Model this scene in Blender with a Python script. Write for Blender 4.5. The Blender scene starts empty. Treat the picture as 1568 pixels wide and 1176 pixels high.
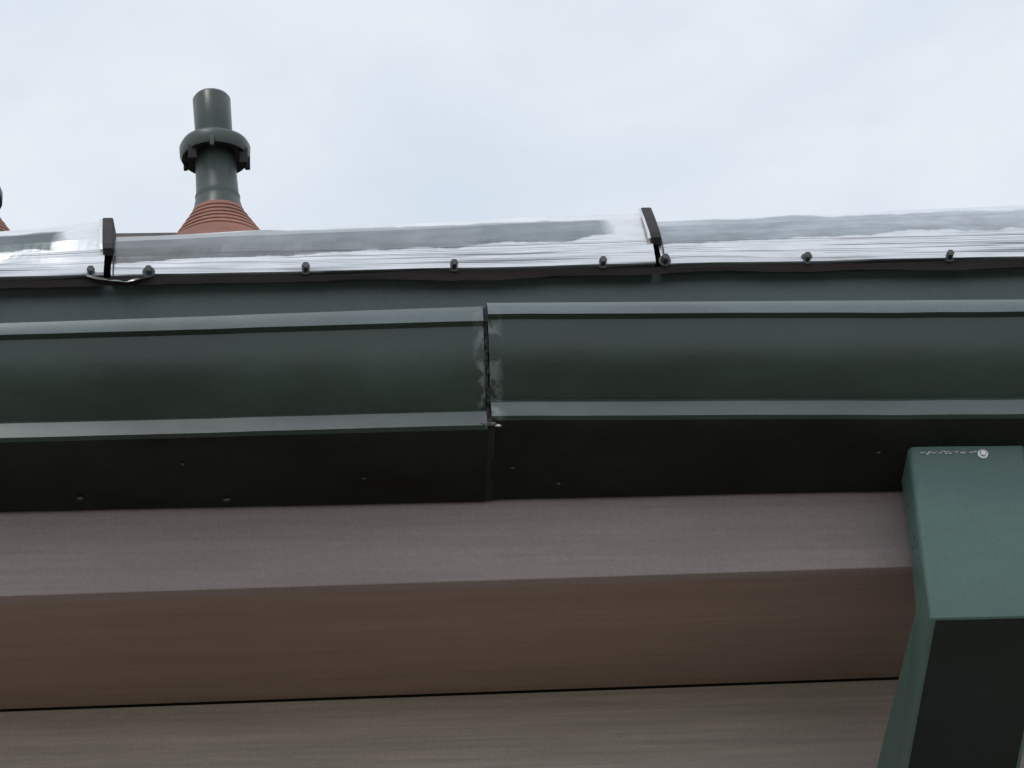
import bpy, math, random
from mathutils import Vector, Euler, Matrix
from mathutils import noise as mn
random.seed(3)
S=bpy.context.scene
S.view_settings.view_transform='Standard'; S.view_settings.look='None'; S.view_settings.exposure=0
COL=bpy.context.collection
# ---------------------------------------------------------------- materials
def newmat(name):
    m=bpy.data.materials.new(name); m.use_nodes=True
    nt=m.node_tree; b=nt.nodes['Principled BSDF']; return m,nt,b
def N(nt,t,**k):
    n=nt.nodes.new(t)
    for a,v in k.items(): setattr(n,a,v)
    return n
def coords(nt,scale=(1,1,1)):
    tc=N(nt,'ShaderNodeTexCoord'); mp=N(nt,'ShaderNodeMapping'); mp.inputs['Scale'].default_value=scale
    nt.links.new(tc.outputs['Object'],mp.inputs['Vector']); return mp.outputs['Vector']
def noise(nt,scale,map_scale=(1,1,1),detail=5,rough=.6):
    n=N(nt,'ShaderNodeTexNoise'); n.inputs['Scale'].default_value=scale; n.inputs['Detail'].default_value=detail; n.inputs['Roughness'].default_value=rough
    nt.links.new(coords(nt,map_scale),n.inputs['Vector']); return n.outputs['Fac']
def ramp(nt,fac,stops):
    r=N(nt,'ShaderNodeValToRGB'); e=r.color_ramp.elements
    while len(e)<len(stops): e.new(.5)
    for i,(p,c) in enumerate(stops):
        e[i].position=p; e[i].color=(c[0],c[1],c[2],1) if not isinstance(c,(int,float)) else (c,c,c,1)
    nt.links.new(fac,r.inputs['Fac']); return r.outputs['Color']
def mix(nt,fac,a,b,blend='MIX'):
    m=N(nt,'ShaderNodeMix',data_type='RGBA',blend_type=blend)
    for sock,v in ((m.inputs[0],fac),(m.inputs[6],a),(m.inputs[7],b)):
        if isinstance(v,(int,float)): sock.default_value=v
        elif isinstance(v,tuple): sock.default_value=(v[0],v[1],v[2],1)
        else: nt.links.new(v,sock)
    return m.outputs[2]
def bump(nt,b,h,strength=.2,dist=.002):
    n=N(nt,'ShaderNodeBump'); n.inputs['Strength'].default_value=strength; n.inputs['Distance'].default_value=dist
    nt.links.new(h,n.inputs['Height']); nt.links.new(n.outputs['Normal'],b.inputs['Normal'])
def paint(name,c,var=.35,rough=.4,spec=.5,wear=None,fine=.3):
    m,nt,b=newmat(name)
    big=noise(nt,7,(.6,1,1.5),6); fn=noise(nt,260,(1,1,1),3)
    c2=tuple(x*(1-var) for x in c); c3=tuple(x*(1+var) for x in c)
    col=ramp(nt,big,[(.3,c2),(.7,c3)])
    col=mix(nt,fine,col,ramp(nt,fn,[(.3,.75),(.7,1.25)]),'MULTIPLY')
    if wear is not None:
        tc=N(nt,'ShaderNodeTexCoord'); sp=N(nt,'ShaderNodeSeparateXYZ'); nt.links.new(tc.outputs['Object'],sp.inputs[0])
        s=N(nt,'ShaderNodeMath',operation='SUBTRACT'); nt.links.new(sp.outputs['X'],s.inputs[0]); s.inputs[1].default_value=wear
        a=N(nt,'ShaderNodeMath',operation='ABSOLUTE'); nt.links.new(s.outputs[0],a.inputs[0])
        r=N(nt,'ShaderNodeMapRange'); r.inputs['From Min'].default_value=.008; r.inputs['From Max'].default_value=.018
        r.inputs['To Min'].default_value=1; r.inputs['To Max'].default_value=0; nt.links.new(a.outputs[0],r.inputs['Value'])
        nn=noise(nt,50,(1,1,.8),5); nr=ramp(nt,nn,[(.48,0),(.56,1)])
        mm=N(nt,'ShaderNodeMath',operation='MULTIPLY'); nt.links.new(r.outputs[0],mm.inputs[0]); nt.links.new(nr,mm.inputs[1])
        m2=N(nt,'ShaderNodeMath',operation='MULTIPLY'); nt.links.new(mm.outputs[0],m2.inputs[0]); m2.inputs[1].default_value=.7
        col=mix(nt,m2.outputs[0],col,(.22,.24,.24))
    nt.links.new(col,b.inputs['Base Color'])
    nt.links.new(ramp(nt,big,[(.3,rough*.8),(.7,rough*1.2)]),b.inputs['Roughness'])
    b.inputs['Specular IOR Level'].default_value=spec
    bump(nt,b,noise(nt,45,(.4,1,1),4),.12,.002)
    return m
M_gut=paint('gutter_green_paint',(.036,.056,.044),var=.35,rough=.30,wear=.221,spec=.6)
M_lip=paint('gutter_lip_painted_highlight',(.115,.145,.150),var=.22,rough=.35,wear=.221,spec=.6)  # sky highlight on the lip put into a lighter base colour
M_band=paint('gutter_band_painted_highlight',(.066,.085,.082),var=.4,rough=.35,wear=.221,spec=.6)  # weaker highlight of the lower band, also painted into the colour
M_under=paint('gutter_underside_painted_shade',(.015,.017,.014),var=.75,rough=.6,spec=.25,fine=.9)  # shade on the downward faces painted as a near-black colour
M_dsp=paint('downspout_green_paint',(.098,.170,.150),var=.14,rough=.4)
M_dspu=paint('downspout_underside_painted_shade',(.026,.034,.031),var=.35,rough=.6,spec=.25)  # darker green stands in for shade on the slanted underside
M_drip=paint('drip_edge_paint',(.11,.145,.143),var=.25,rough=.45)
M_shade_strip=paint('painted_shade_strip',(.035,.022,.02),var=.5,rough=.7)  # dark brown colour imitating the shadow below the panels
M_dark=paint('black_rubber',(.02,.018,.018),rough=.7)
M_pvc=paint('vent_green_paint',(.062,.080,.070),var=.35,rough=.38)
M_boot=paint('vent_boot_rust',(.34,.165,.125),var=.4,rough=.75,fine=.6)
M_screw=paint('screw_metal',(.10,.10,.10),var=.4,rough=.5)
def wood(name,c,var=.25,xs=1.2,fine=1.0):
    m,nt,b=newmat(name)
    g=noise(nt,28,(.05*xs,1,1.6),8,.65); g2=noise(nt,110,(.03,1,1.5),6,.7); bl=noise(nt,5,(.6,1,1),4)
    sp_=noise(nt,350,(1,1,1),2)
    col=ramp(nt,g,[(.3,tuple(x*(1-var) for x in c)),(.7,tuple(x*(1+var*.8) for x in c))])
    col=mix(nt,.5*fine,col,ramp(nt,g2,[(.35,.75),(.65,1.2)]),'MULTIPLY')
    col=mix(nt,.5,col,ramp(nt,bl,[(.3,(.85,.83,.82)),(.7,(1.12,1.12,1.14))]),'MULTIPLY')
    col=mix(nt,.35,col,ramp(nt,sp_,[(.3,.75),(.7,1.22)]),'MULTIPLY')
    nt.links.new(col,b.inputs['Base Color']); b.inputs['Roughness'].default_value=.7
    bump(nt,b,g2,.35,.0015); return m
M_fascia=wood('fascia_taupe_paint',(.365,.292,.282),.10,fine=.5)
M_soffit=wood('soffit_brown_paint',(.36,.25,.215),.12,fine=.5)
M_siding=wood('siding_taupe_paint',(.62,.525,.485),.14)
m,nt,b=newmat('asphalt_shingles'); M_roof=m
br=N(nt,'ShaderNodeTexBrick'); br.inputs['Scale'].default_value=3; nt.links.new(coords(nt,(1,1.2,1)),br.inputs['Vector'])
br.inputs['Color1'].default_value=(.07,.05,.045,1); br.inputs['Color2'].default_value=(.045,.04,.04,1); br.inputs['Mortar'].default_value=(.01,.01,.01,1)
nt.links.new(mix(nt,.6,br.outputs['Color'],ramp(nt,noise(nt,300),[(.3,.6),(.7,1.5)]),'MULTIPLY'),b.inputs['Base Color']); b.inputs['Roughness'].default_value=.95
m,nt,b=newmat('ground_gravel_grass'); M_gr=m
nt.links.new(ramp(nt,noise(nt,.8,detail=8),[(.4,(.11,.12,.07)),(.6,(.22,.20,.17))]),b.inputs['Base Color']); b.inputs['Roughness'].default_value=1
def math_(op,a,b_=None,clamp=False):
    n=N(nt,'ShaderNodeMath',operation=op); n.use_clamp=clamp
    for i,v in enumerate((a,b_)):
        if v is None: continue
        if isinstance(v,(int,float)): n.inputs[i].default_value=v
        else: nt.links.new(v,n.inputs[i])
    return n.outputs[0]
def sstep(v,a,c):
    return math_('MULTIPLY',math_('SUBTRACT',v,a),1.0/c,True)
def panelmat(name,gl,gr_,lowa,strength):
    global nt
    m,nt,b=newmat(name)
    uv=N(nt,'ShaderNodeUVMap'); uv.uv_map='UVMap'; sp=N(nt,'ShaderNodeSeparateXYZ'); nt.links.new(uv.outputs[0],sp.inputs[0])
    n1=noise(nt,16,(1,1,1),6,.55); n2=noise(nt,60,(.35,1,1.3),5,.6); n3=noise(nt,9,(1,1,1),3,.5)
    X=sp.outputs['X']; Y=sp.outputs['Y']
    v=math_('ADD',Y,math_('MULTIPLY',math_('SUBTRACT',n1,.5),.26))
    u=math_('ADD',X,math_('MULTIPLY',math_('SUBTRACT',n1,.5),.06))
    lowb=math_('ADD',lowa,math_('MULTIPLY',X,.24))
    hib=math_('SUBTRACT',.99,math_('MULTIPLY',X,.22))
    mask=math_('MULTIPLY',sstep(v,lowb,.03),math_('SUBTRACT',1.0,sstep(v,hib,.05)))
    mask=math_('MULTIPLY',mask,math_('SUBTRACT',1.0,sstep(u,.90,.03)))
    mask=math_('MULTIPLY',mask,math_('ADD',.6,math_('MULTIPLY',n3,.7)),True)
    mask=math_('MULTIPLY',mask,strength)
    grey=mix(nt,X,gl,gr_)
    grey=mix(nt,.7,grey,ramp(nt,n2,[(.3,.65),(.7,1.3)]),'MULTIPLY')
    # grey band imitates a reflection, mixed into the base colour
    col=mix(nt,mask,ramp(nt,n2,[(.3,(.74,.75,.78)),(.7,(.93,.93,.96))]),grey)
    cb=N(nt,'ShaderNodeCombineXYZ'); nt.links.new(math_('MULTIPLY',X,2.2),cb.inputs[0]); nt.links.new(math_('ADD',math_('MULTIPLY',Y,60.0),math_('MULTIPLY',X,3.0)),cb.inputs[1])
    sn=N(nt,'ShaderNodeTexNoise'); sn.inputs['Scale'].default_value=1; sn.inputs['Detail'].default_value=2; nt.links.new(cb.outputs[0],sn.inputs['Vector'])
    streak=ramp(nt,sn.outputs['Fac'],[(.40,.12),(.46,1.0)])
    low=math_('SUBTRACT',1.0,sstep(Y,.42,.08))
    col=mix(nt,math_('MULTIPLY',low,.8),col,streak,'MULTIPLY')
    nt.links.new(col,b.inputs['Base Color']); b.inputs['Metallic'].default_value=.5
    nt.links.new(math_('ADD',.14,math_('MULTIPLY',mask,.12)),b.inputs['Roughness'])
    b.inputs['Coat Weight'].default_value=.6; b.inputs['Coat Roughness'].default_value=.05
    bump(nt,b,n2,.10,.002); return m
M_panA=panelmat('panel_painted_reflection_dark',(.05,.065,.07),(.06,.085,.09),.24,1.0)
M_panB=panelmat('panel_painted_reflection',(.075,.078,.082),(.27,.31,.34),.24,1.0)
M_panC=panelmat('panel_painted_reflection_light',(.30,.34,.37),(.50,.53,.57),.36,1.0)
m,nt,b=newmat('bright_metal'); M_br=m
b.inputs['Base Color'].default_value=(.7,.7,.7,1); b.inputs['Metallic'].default_value=.7; b.inputs['Roughness'].default_value=.35
# ---------------------------------------------------------------- helpers
def mesh(name,verts,faces,mat,parent=None,smooth=False,uvs=None):
    me=bpy.data.meshes.new(name); me.from_pydata([tuple(v) for v in verts],[],faces); 
    if uvs:
        l=me.uv_layers.new(name='UVMap')
        for p in me.polygons:
            for li in p.loop_indices: l.data[li].uv=uvs[me.loops[li].vertex_index]
    me.update()
    o=bpy.data.objects.new(name,me); COL.objects.link(o); me.materials.append(mat)
    if smooth:
        for p in me.polygons: p.use_smooth=True
    if parent: o.parent=parent
    return o
def empty(name):
    e=bpy.data.objects.new(name,None); COL.objects.link(e); e.empty_display_size=.1; return e
def loft(name,secs,mat,parent=None,closed=False,caps=False,smooth=False,uvs=None):
    n=len(secs[0]); V=[p for s in secs for p in s]; Fc=[]
    for i in range(len(secs)-1):
        for j in range(n if closed else n-1):
            k=(j+1)%n; Fc.append((i*n+j,i*n+k,(i+1)*n+k,(i+1)*n+j))
    if caps: Fc.append(tuple(range(n))[::-1]); Fc.append(tuple((len(secs)-1)*n+j for j in range(n)))
    return mesh(name,V,Fc,mat,parent,smooth,uvs)
def tilt(x): return .0119*(max(-1.5,min(2,x))+.3185)
def box(name,a,b_,mat,parent=None,bevel=0,lean=False):
    x0,y0,z0=a; x1,y1,z1=b_
    xs=[x0,-1.5,2,x1] if lean else [x0,x1]
    f=tilt if lean else (lambda x:0)
    secs=[[(x,y0,z0+f(x)),(x,y1,z0+f(x)),(x,y1,z1+f(x)),(x,y0,z1+f(x))] for x in xs]
    o=loft(name,secs,mat,parent,closed=True,caps=True)
    if bevel:
        md=o.modifiers.new('b','BEVEL'); md.width=bevel; md.segments=2
    return o
def interp(x,pts):
    if x<=pts[0][0]: return pts[0][1]
    for (a,fa),(b_,fb) in zip(pts,pts[1:]):
        if x<=b_: return fa+(fb-fa)*(x-a)/(b_-a)
    return pts[-1][1]
# ---------------------------------------------------------------- gutter
gutter=empty('rain_gutter')
prof=[('liptop',(3.1855,3.198,3.2010,3.1955),.007),('lipmid',(3.177,3.187,3.192,3.186),.002),('lipbot',(3.1666,3.1756,3.1823,3.1754),0),
('rec0',(3.1634,3.1725,3.1791,3.1722),.007),('mida',(3.145,3.151,3.155,3.148),.0095),('mid',(3.1212,3.1237,3.1277,3.1209),.016),('midb',(3.098,3.101,3.108,3.100),.0255),
('rec1',(3.0777,3.0820,3.0934,3.0852),.037),('bt',(3.0716,3.0766,3.0863,3.0781),.030),('bb',(3.0498,3.0554,3.0650,3.0557),.022),
('c0',(3.046,3.0516,3.0612,3.052),.0255),('c1',(3.0405,3.0450,3.0539,3.0460),.034),('c2',(3.0335,3.0375,3.0425,3.0350),.055),('c3',(3.0230,3.0240,3.0270,3.0260),.085),('bk',(3.0115,3.0125,3.0145,3.0165),.120),('bk2',(3.0110,3.0120,3.0140,3.0160),.127)]
def gsec(x,side,off=0,dz=0):
    pts=[]
    xs=(-.3185,.2165) if side=='L' else (.2235,.83)
    def z_(zz):
        a,b_=(zz[0],zz[1]) if side=='L' else (zz[2],zz[3])
        t=(max(-.9,min(1.4,x))-xs[0])/(xs[1]-xs[0]); return a+(b_-a)*t
    zt=z_(prof[0][1])
    w=.0008*mn.noise(Vector((x*5,1,2)))+.0005*mn.noise(Vector((x*17,4,2)))
    wy=.0012*mn.noise(Vector((x*4,9,2)))
    pts+= [(x,.018+off,zt-.010),(x,.018+off,zt-.001),(x,.014+off,zt+.0008),(x,.009+off,zt+.0008)]
    for nme,zz,y in prof:
        z=z_(zz)+w+dz
        if nme=='liptop': z-=.0018
        if side=='L' and nme in('liptop','lipmid'): y*=.6
        k=1 if y<.115 else 0
        pts.append((x,y+off*k+wy*k,z))
    pts.append((x,.1275,3.10))
    return pts
def frange(a,b_,n): return [a+(b_-a)*i/n for i in range(n+1)]
gl=loft('gutter_section_left',[gsec(x,'L') for x in [-4.05,-2.5,-.9]+frange(-.8,.2170,40)],M_gut,gutter,smooth=True)
gr=loft('gutter_section_right',[gsec(x,'R',-.003) for x in frange(.2222,1.2,40)+[1.4,2.5,4.05]],M_gut,gutter,smooth=True)
ln=loft('joint_liner',[gsec(x,'L',.004,.001) for x in (.205,.2165,.2255)],M_dark,gutter,smooth=True)
npf=len(gsec(0,'L'))-1
for o in (gl,gr):
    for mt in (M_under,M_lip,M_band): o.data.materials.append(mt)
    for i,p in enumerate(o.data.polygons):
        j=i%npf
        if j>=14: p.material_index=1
        elif 3<=j<=5: p.material_index=2
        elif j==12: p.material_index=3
    md=o.modifiers.new('e','EDGE_SPLIT'); md.split_angle=math.radians(24)
md=ln.modifiers.new('e','EDGE_SPLIT'); md.split_angle=math.radians(24)
def blob(name,c,r,mat,parent,sq=(1,1,1),seed=0):
    import bmesh
    bm=bmesh.new(); bmesh.ops.create_icosphere(bm,subdivisions=3,radius=r)
    for v in bm.verts:
        k=1+.6*mn.noise(v.co*(1.8/r)+Vector((seed,seed*2,0)))
        v.co=Vector((v.co.x*sq[0]*k,v.co.y*sq[1]*k,v.co.z*sq[2]*k))+Vector(c)
    me=bpy.data.meshes.new(name); bm.to_mesh(me); bm.free(); me.materials.append(mat)
    for p in me.polygons: p.use_smooth=True
    o=bpy.data.objects.new(name,me); COL.objects.link(o); o.parent=parent; return o
for i,(x,y,z,r) in enumerate([(.2225,.024,3.056,.0035),(.214,.026,3.0575,.003),(.229,.0235,3.0535,.0022),(.210,.028,3.060,.003)]):
    blob('sealant_%d'%i,(x,y-.003,z),r,M_screw if i!=2 else M_br,gutter,(1.5,.5,.6),i)
for i in range(15):
    zz=3.070+i*.0076; yy=interp(zz,[(3.05,.024),(3.085,.036),(3.10,.026),(3.124,.016),(3.15,.0095),(3.18,.006)])
    blob('sealant_smear_%d'%i,(.2198+random.uniform(-.0018,.0012),yy+.0005,zz),.0036,M_dark,gutter,(.6,.35,2.0),i+30)
for i,(x,y,z) in enumerate([(-.235,.105,3.0158),(-.073,.112,3.0142),(.247,.075,3.0290),(.30,.10,3.0205),(.66,.06,3.0320),(-.12,.06,3.0335),(.08,.085,3.024)]):
    blob('grit_%d'%i,(x,y,z-.0008),.0016+.001*(i<2),M_screw,gutter,(1.3,1,.6),i)
# ---------------------------------------------------------------- downspout
ds=empty('downspout')
def dring(y0,z0,y1,z1,x0=.693,x1=.828,xr=0):
    r=.006; A=Vector((0,y0,z0)); B=Vector((0,y1,z1)); d=(B-A); L=d.length; d/=L
    pl=[]
    for (x,t) in [(x0+r,0),(x1-r,0),(x1-r*.3,r*.3),(x1,r),(x1,L-r),(x1-r,L),(x0+r-xr,L),(x0-xr,L-r),(x0,r),(x0+r*.3,r*.3)]:
        p=A+d*t; pl.append((x,p.y,p.z))
    return pl
bend=math.radians(66); h=.060*math.tan(bend/2)
secs=[dring(.055,3.045,.115,3.045),dring(.055,2.93,.115,2.93),dring(.055,2.824,.115,2.824+h,xr=.002),
 dring(.397,2.824-.342/math.tan(bend),.457,2.824+h-.342/math.tan(bend),x0=.688,xr=.022),dring(.397,2.4,.457,2.4,x0=.688,xr=.01),dring(.397,.15,.457,.15,x0=.688)]
d=loft('downspout_body',secs,M_dsp,ds,closed=True)
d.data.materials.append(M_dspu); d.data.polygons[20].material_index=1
d.modifiers.new('b','BEVEL').width=.0015
for i in range(30):
    blob('caulk_%d'%i,(.708+i*.0021+random.uniform(-.001,.001),.0545,3.0270+random.uniform(-.0016,.0014)),.0005+random.random()*.0011,M_br,ds,(1.2,.5,.7),i)
for i in range(10):
    blob('scuff_%d'%i,(.6925+random.uniform(-.0004,.0004),.062+random.random()*.045,2.99-random.random()*.18),.001+random.random()*.0018,M_screw,ds,(.25,.6,1.3),i)
def hexscrew(name,c,r,mat,parent,h_=.006,washer=1.5):
    V=[];Fc=[]
    rings=[(0,r*washer),(-.0012,r*washer),(-.0016,r),(-h_,r),(-h_-.0008,r*.8),(-h_-.0008,.0001)]
    for (yy,rr) in rings:
        for k in range(24):
            a=k/24*2*math.pi
            R=rr
            if rr in (r,r*.8): R=rr*math.cos(math.pi/6)/math.cos(((a)%(math.pi/3))-math.pi/6)
            V.append((c[0]+R*math.cos(a),c[1]+yy,c[2]+R*math.sin(a)))
    for i in range(len(rings)-1):
        for k in range(24): Fc.append((i*24+k,i*24+(k+1)%24,(i+1)*24+(k+1)%24,(i+1)*24+k))
    return mesh(name,V,Fc,mat,parent)
hexscrew('screw',(.777,.055,3.0245),.004,M_br,ds,.003,1.5)
# ---------------------------------------------------------------- house
house=empty('house')
X0,X1=-4,4
box('fascia_board',(X0,.130,2.909),(X1,.15,3.30),M_fascia,house,.0015,True)
box('soffit',(X0,.1505,2.9115),(X1,.4665,2.922),M_soffit,house,0,True)
z=2.8985; i=0
def lean(V): return [(x,y,z+tilt(x)) for x,y,z in V]
box('siding_shadow_gap',(X0,.476,2.88),(X1,.480,2.915),M_dark,house,0,True)
while z>0.1:
    t=.178; e=.0108 if i==0 else 0
    secs=[lean([(x,.478,z+e),(x,.470,z+e),(x,.462,z-t),(x,.478,z-t)]) for x in (X0,-1.5,2,X1)]
    loft('siding_%d'%i,secs,M_siding,house); z-=t; i+=1
box('wall_core',(X0+.01,.482,0),(X1-.01,5.2,2.88),M_siding,house)
def dsec(x):
    w=.0008*mn.noise(Vector((x*5,7,0)))
    return [(x,.1285,3.03),(x,.116+w,3.19),(x,.108+w,3.285),(x,.110,3.300),(x,.128,3.302)]
loft('drip_edge',[dsec(x) for x in [X0]+frange(-.9,1.4,60)+[X1]],M_drip,house)
ye,ze,yr=.162,3.366,2.3; sl=.6187; zr=ze+(yr-ye)*sl
V=[(X0-.3,ye,ze),(X1+.3,ye,ze),(X1+.3,yr,zr),(X0-.3,yr,zr),(X1+.3,2*yr+.9,ze-.55),(X0-.3,2*yr+.9,ze-.55)]
r=mesh('roof',V,[(0,1,2,3),(3,2,4,5)],M_roof,house); md=r.modifiers.new('s','SOLIDIFY'); md.thickness=.03; md.offset=-1
for xx,nm in ((X0,'gable_left'),(X1,'gable_right')):
    mesh(nm,[(xx,.482,2.88),(xx,.482,3.5),(xx,yr,zr-.06),(xx,5.1,2.88)],[(0,1,2,3)],M_siding,house)
# ---------------------------------------------------------------- gutter guard panels
guard=empty('gutter_guard')
pp=[(.112,.03),(.0865,-.005),(.085,0),(.086,.10),(.0905,.105),(.0885,.108),(.0905,.20),(.0955,.205),(.0925,.208),(.0955,.295),(.100,.30),(.0975,.303),(.1005,.40),(.1045,.405),(.1025,.41),(.110,.60),(.122,.80),(.140,1.0),(.150,1.03),(.158,.93)]
zbp=[(-4,3.262),(-.9,3.284),(-.3185,3.2897),(-.2,3.2915),(.0,3.292),(.217,3.2935),(.43,3.2965),(.83,3.2985),(1.4,3.300),(4,3.300)]
def zedge(x): return interp(x,zbp)+.0012*mn.noise(Vector((x*9,2,0)))
def panel(name,x0,x1,z0,z1,k,pw=1.2,mat=None):
    secs=[];uvs=[]
    n=60
    for i in range(n+1):
        t=i/n; x=x0+(x1-x0)*t
        zb=zedge(x); zt=z0+(z1-z0)*t**pw+.0014*mn.noise(Vector((x*8,k,5)))
        s=[]
        for j,(y,tt) in enumerate(pp):
            wob=.0018*mn.noise(Vector((x*14,tt*3,k+3)))*(1 if tt>.05 else 0)
            lift=-.003*t
            s.append((x,y+wob+lift,zb+(zt-zb)*tt)); uvs.append((t,max(0,tt)))
        secs.append(s)
    o=loft(name,secs,mat or M_panB,guard,uvs=uvs); md=o.modifiers.new('s','SOLIDIFY'); md.thickness=.001; md.offset=0
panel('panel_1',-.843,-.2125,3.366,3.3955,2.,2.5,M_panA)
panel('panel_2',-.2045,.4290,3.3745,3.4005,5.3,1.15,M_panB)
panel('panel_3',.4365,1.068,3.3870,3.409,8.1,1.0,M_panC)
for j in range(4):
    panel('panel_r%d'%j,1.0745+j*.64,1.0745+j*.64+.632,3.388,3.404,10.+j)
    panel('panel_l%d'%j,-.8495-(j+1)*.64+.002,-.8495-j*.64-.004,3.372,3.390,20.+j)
hs_=[]
for x in [X0]+frange(-.9,1.4,160)+[X1]:
    zb=zedge(x); dd=.0035+.0045*max(0,min(1,.55+1.3*mn.noise(Vector((x*7,3,3)))))+.0012*mn.noise(Vector((x*40,3,3)))
    hs_.append([(x,.0875,zb-.003),(x,.0880,zb-.005),(x,.0900,zb-.005-dd),(x,.0915,zb-.004-dd)])
loft('panel_shade_strip',hs_,M_shade_strip,guard)  # added dark strip in place of the shadow under the panel edge
def clip(name,x,zt):
    zb=interp(x,zbp); H=zt-zb; pts=[(.131,.965),(.116,.76),(.104,.57),(.096,.44),(.094,.36),(.100,.30)]
    secs=[]
    for dx in (-.0070,-.0055,.0040,.0055):
        inn=.0015 if dx in (-.0070,.0055) else 0
        secs.append([(x+dx+.006*(.6-t),y-.0055+inn,zb+H*t) for y,t in pts]+[(x+dx,.125,zb+H*.4),(x+dx,.152,zb+H*.9)])
    loft(name,secs,M_dark,guard,closed=True,caps=True)
    # bright folded flange on the left of the lap, thin dark seam below
    loft(name+'_flange',[[(x+dx+.006*(.6-t),y-.0045,zb+H*t-.0005) for y,t in pts[:5]] for dx in (-.0105,-.0072)],M_br,guard)
    loft(name+'_seam',[[(xx,.0835,zb-.002),(xx,.084,zb+H*.1),(xx,.087,zb+H*.22),(xx,.097,zb+H*.40)] for xx in (x+.0065,x+.0080)],M_dark,guard)
clip('clip_1',-.209,3.397); clip('clip_2',.4325,3.4025); clip('clip_3',-.8475,3.391); clip('clip_4',1.0715,3.410)
for i,uu in enumerate([-330,-95,125,215,462,697,935,1035,1265,1497,1730,1840]):
    x=-.3185+uu*.000733; zb=interp(x,zbp)
    hexscrew('screw_%d'%i,(x,.0855,zb+.0035+random.uniform(-.001,.001)),.0046,M_screw,guard,.009+random.random()*.002,1.6)
tb=[]
for i in range(15):
    t=i/14; x=-.232+.072*t
    z=3.2885-.006*math.sin(t*3.0)-.002*t+.0015*mn.noise(Vector((t*7,0,3)))
    tb.append([(x,.090,z+.004),(x,.081-.003*math.sin(t*9),z),(x,.080,z-.0014-.001*math.sin(t*11))])
o=loft('loose_flashing',tb,M_br,guard); md=o.modifiers.new('s','SOLIDIFY'); md.thickness=.0008
# ---------------------------------------------------------------- vent pipes
def vent(name,bx,rows):
    e=empty(name); by=1.7; hs=.001182
    for nm,pr,mat in rows:
        secs=[]
        for row,hw in pr:
            t=(365-row)/228; cx=bx-.016*t; z=4.3117+.3249*t; r=hw*hs
            ring=[]
            for k in range(64):
                a=2*math.pi*k/64; q=r*(1+.025*mn.noise(Vector((math.cos(a)*1.5,math.sin(a)*1.5,row*.04))))
                ring.append((cx+q*math.cos(a),by+q*math.sin(a),z))
            secs.append(ring)
        o=loft(nm,secs,mat,e,closed=True,caps=True,smooth=True)
        md=o.modifiers.new('e','EDGE_SPLIT'); md.split_angle=math.radians(50)
    return e
bt=[(326,38),(328,41)]
rr=41; row=330
while row<372:
    bt+=[(row,rr+.5),(row+3.0,rr+1.9),(row+4.4,rr+.3),(row+6.5,rr+1.6)]; row+=8.4; rr+=6.0
v=vent('vent_pipe',-.1226,[
 ('upper_pipe',[(149,20),(150,27),(154,30),(200,29.5),(226,31)],M_pvc),
 ('collar',[(217,33),(220,44),(224,52),(229,55),(241,54.5),(246,52),(244,48),(238,41),(239,33)],M_pvc),
 ('lower_pipe',[(234,29),(240,31),(300,33),(304,35),(308,34),(312,35),(322,38),(328,40)],M_pvc),
 ('boot',bt+[(row,rr+2),(440,100)],M_boot)])
for i,(dx,dy_,h_,w_) in enumerate([(-.040,-.040,.028,.008),(.052,-.026,.030,.008),(.059,.0,.026,.005),(-.004,-.066,.016,.004),(-.055,.02,.014,.004)]):
    zc=4.3117+.3249*(365-243)/228
    box('strap_tab_%d'%i,(-.131+dx-w_,1.7+dy_-.004,zc-h_),(-.131+dx+w_,1.7+dy_+.004,zc+.004),M_dark if i!=3 else M_pvc,v,.002)
bt2=[(r_,w_+2) for r_,w_ in bt]
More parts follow.
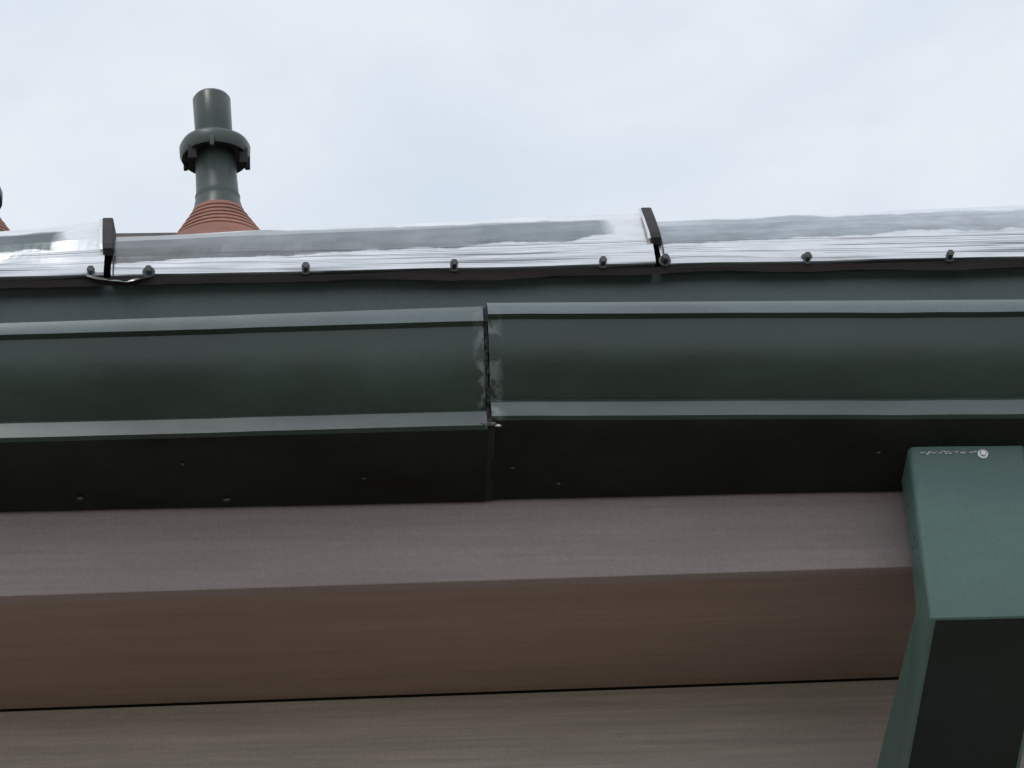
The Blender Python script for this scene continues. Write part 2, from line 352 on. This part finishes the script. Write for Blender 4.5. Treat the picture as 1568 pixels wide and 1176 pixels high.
v2=vent('vent_pipe',-.570,[
 ('cap',[(272,20),(274,28),(278,34),(288,47),(293,49),(306,48),(309,44),(309,34)],M_pvc),
 ('lower_pipe',[(305,31),(310,36),(320,40),(330,41)],M_pvc),
 ('boot',bt2+[(row,rr+4),(440,102)],M_boot)])
# ---------------------------------------------------------------- ground
mesh('ground',[(-400,-400,0),(400,-400,0),(400,400,0),(-400,400,0)],[(0,1,2,3)],M_gr)
# ---------------------------------------------------------------- world, sun
w=bpy.data.worlds.new('World'); S.world=w; w.use_nodes=True; nt=w.node_tree; bg=nt.nodes['Background']
SE=math.radians(64)
dirv=Vector((-.30,-.38,1.0)).normalized()
sky=N(nt,'ShaderNodeTexSky'); sky.sky_type='NISHITA'; sky.sun_disc=False; sky.sun_elevation=SE; sky.sun_rotation=math.atan2(dirv.x,dirv.y)
tc=N(nt,'ShaderNodeTexCoord'); mp=N(nt,'ShaderNodeMapping'); mp.inputs['Scale'].default_value=(1,1,2.0); mp.inputs['Rotation'].default_value=(0,0,.35); nt.links.new(tc.outputs['Generated'],mp.inputs[0])
cn=N(nt,'ShaderNodeTexNoise'); cn.inputs['Scale'].default_value=6; cn.inputs['Detail'].default_value=8; cn.inputs['Roughness'].default_value=.52; cn.inputs['Distortion'].default_value=.4
nt.links.new(mp.outputs[0],cn.inputs['Vector'])
cc=ramp(nt,cn.outputs['Fac'],[(.30,(6.9,7.8,8.8)),(.65,(8.6,9.1,9.7))])
nt.links.new(mix(nt,.93,sky.outputs[0],cc),bg.inputs['Color']); bg.inputs['Strength'].default_value=.1
sun=bpy.data.lights.new('sun','SUN'); sun.energy=.9; sun.angle=math.radians(15); sun.color=(1,.97,.93)
so=bpy.data.objects.new('sun',sun); COL.objects.link(so)
so.rotation_euler=dirv.to_track_quat('Z','Y').to_euler(); so.location=(0,-5,8)
# ---------------------------------------------------------------- camera
cam=bpy.data.cameras.new('camera'); co=bpy.data.objects.new('camera',cam); COL.objects.link(co)
co.location=(0,-2.8,1.6); co.rotation_euler=(2.0602,.0508,-.0602)
cam.lens=4400/1568*36; cam.sensor_width=36; cam.clip_end=2000; S.camera=co
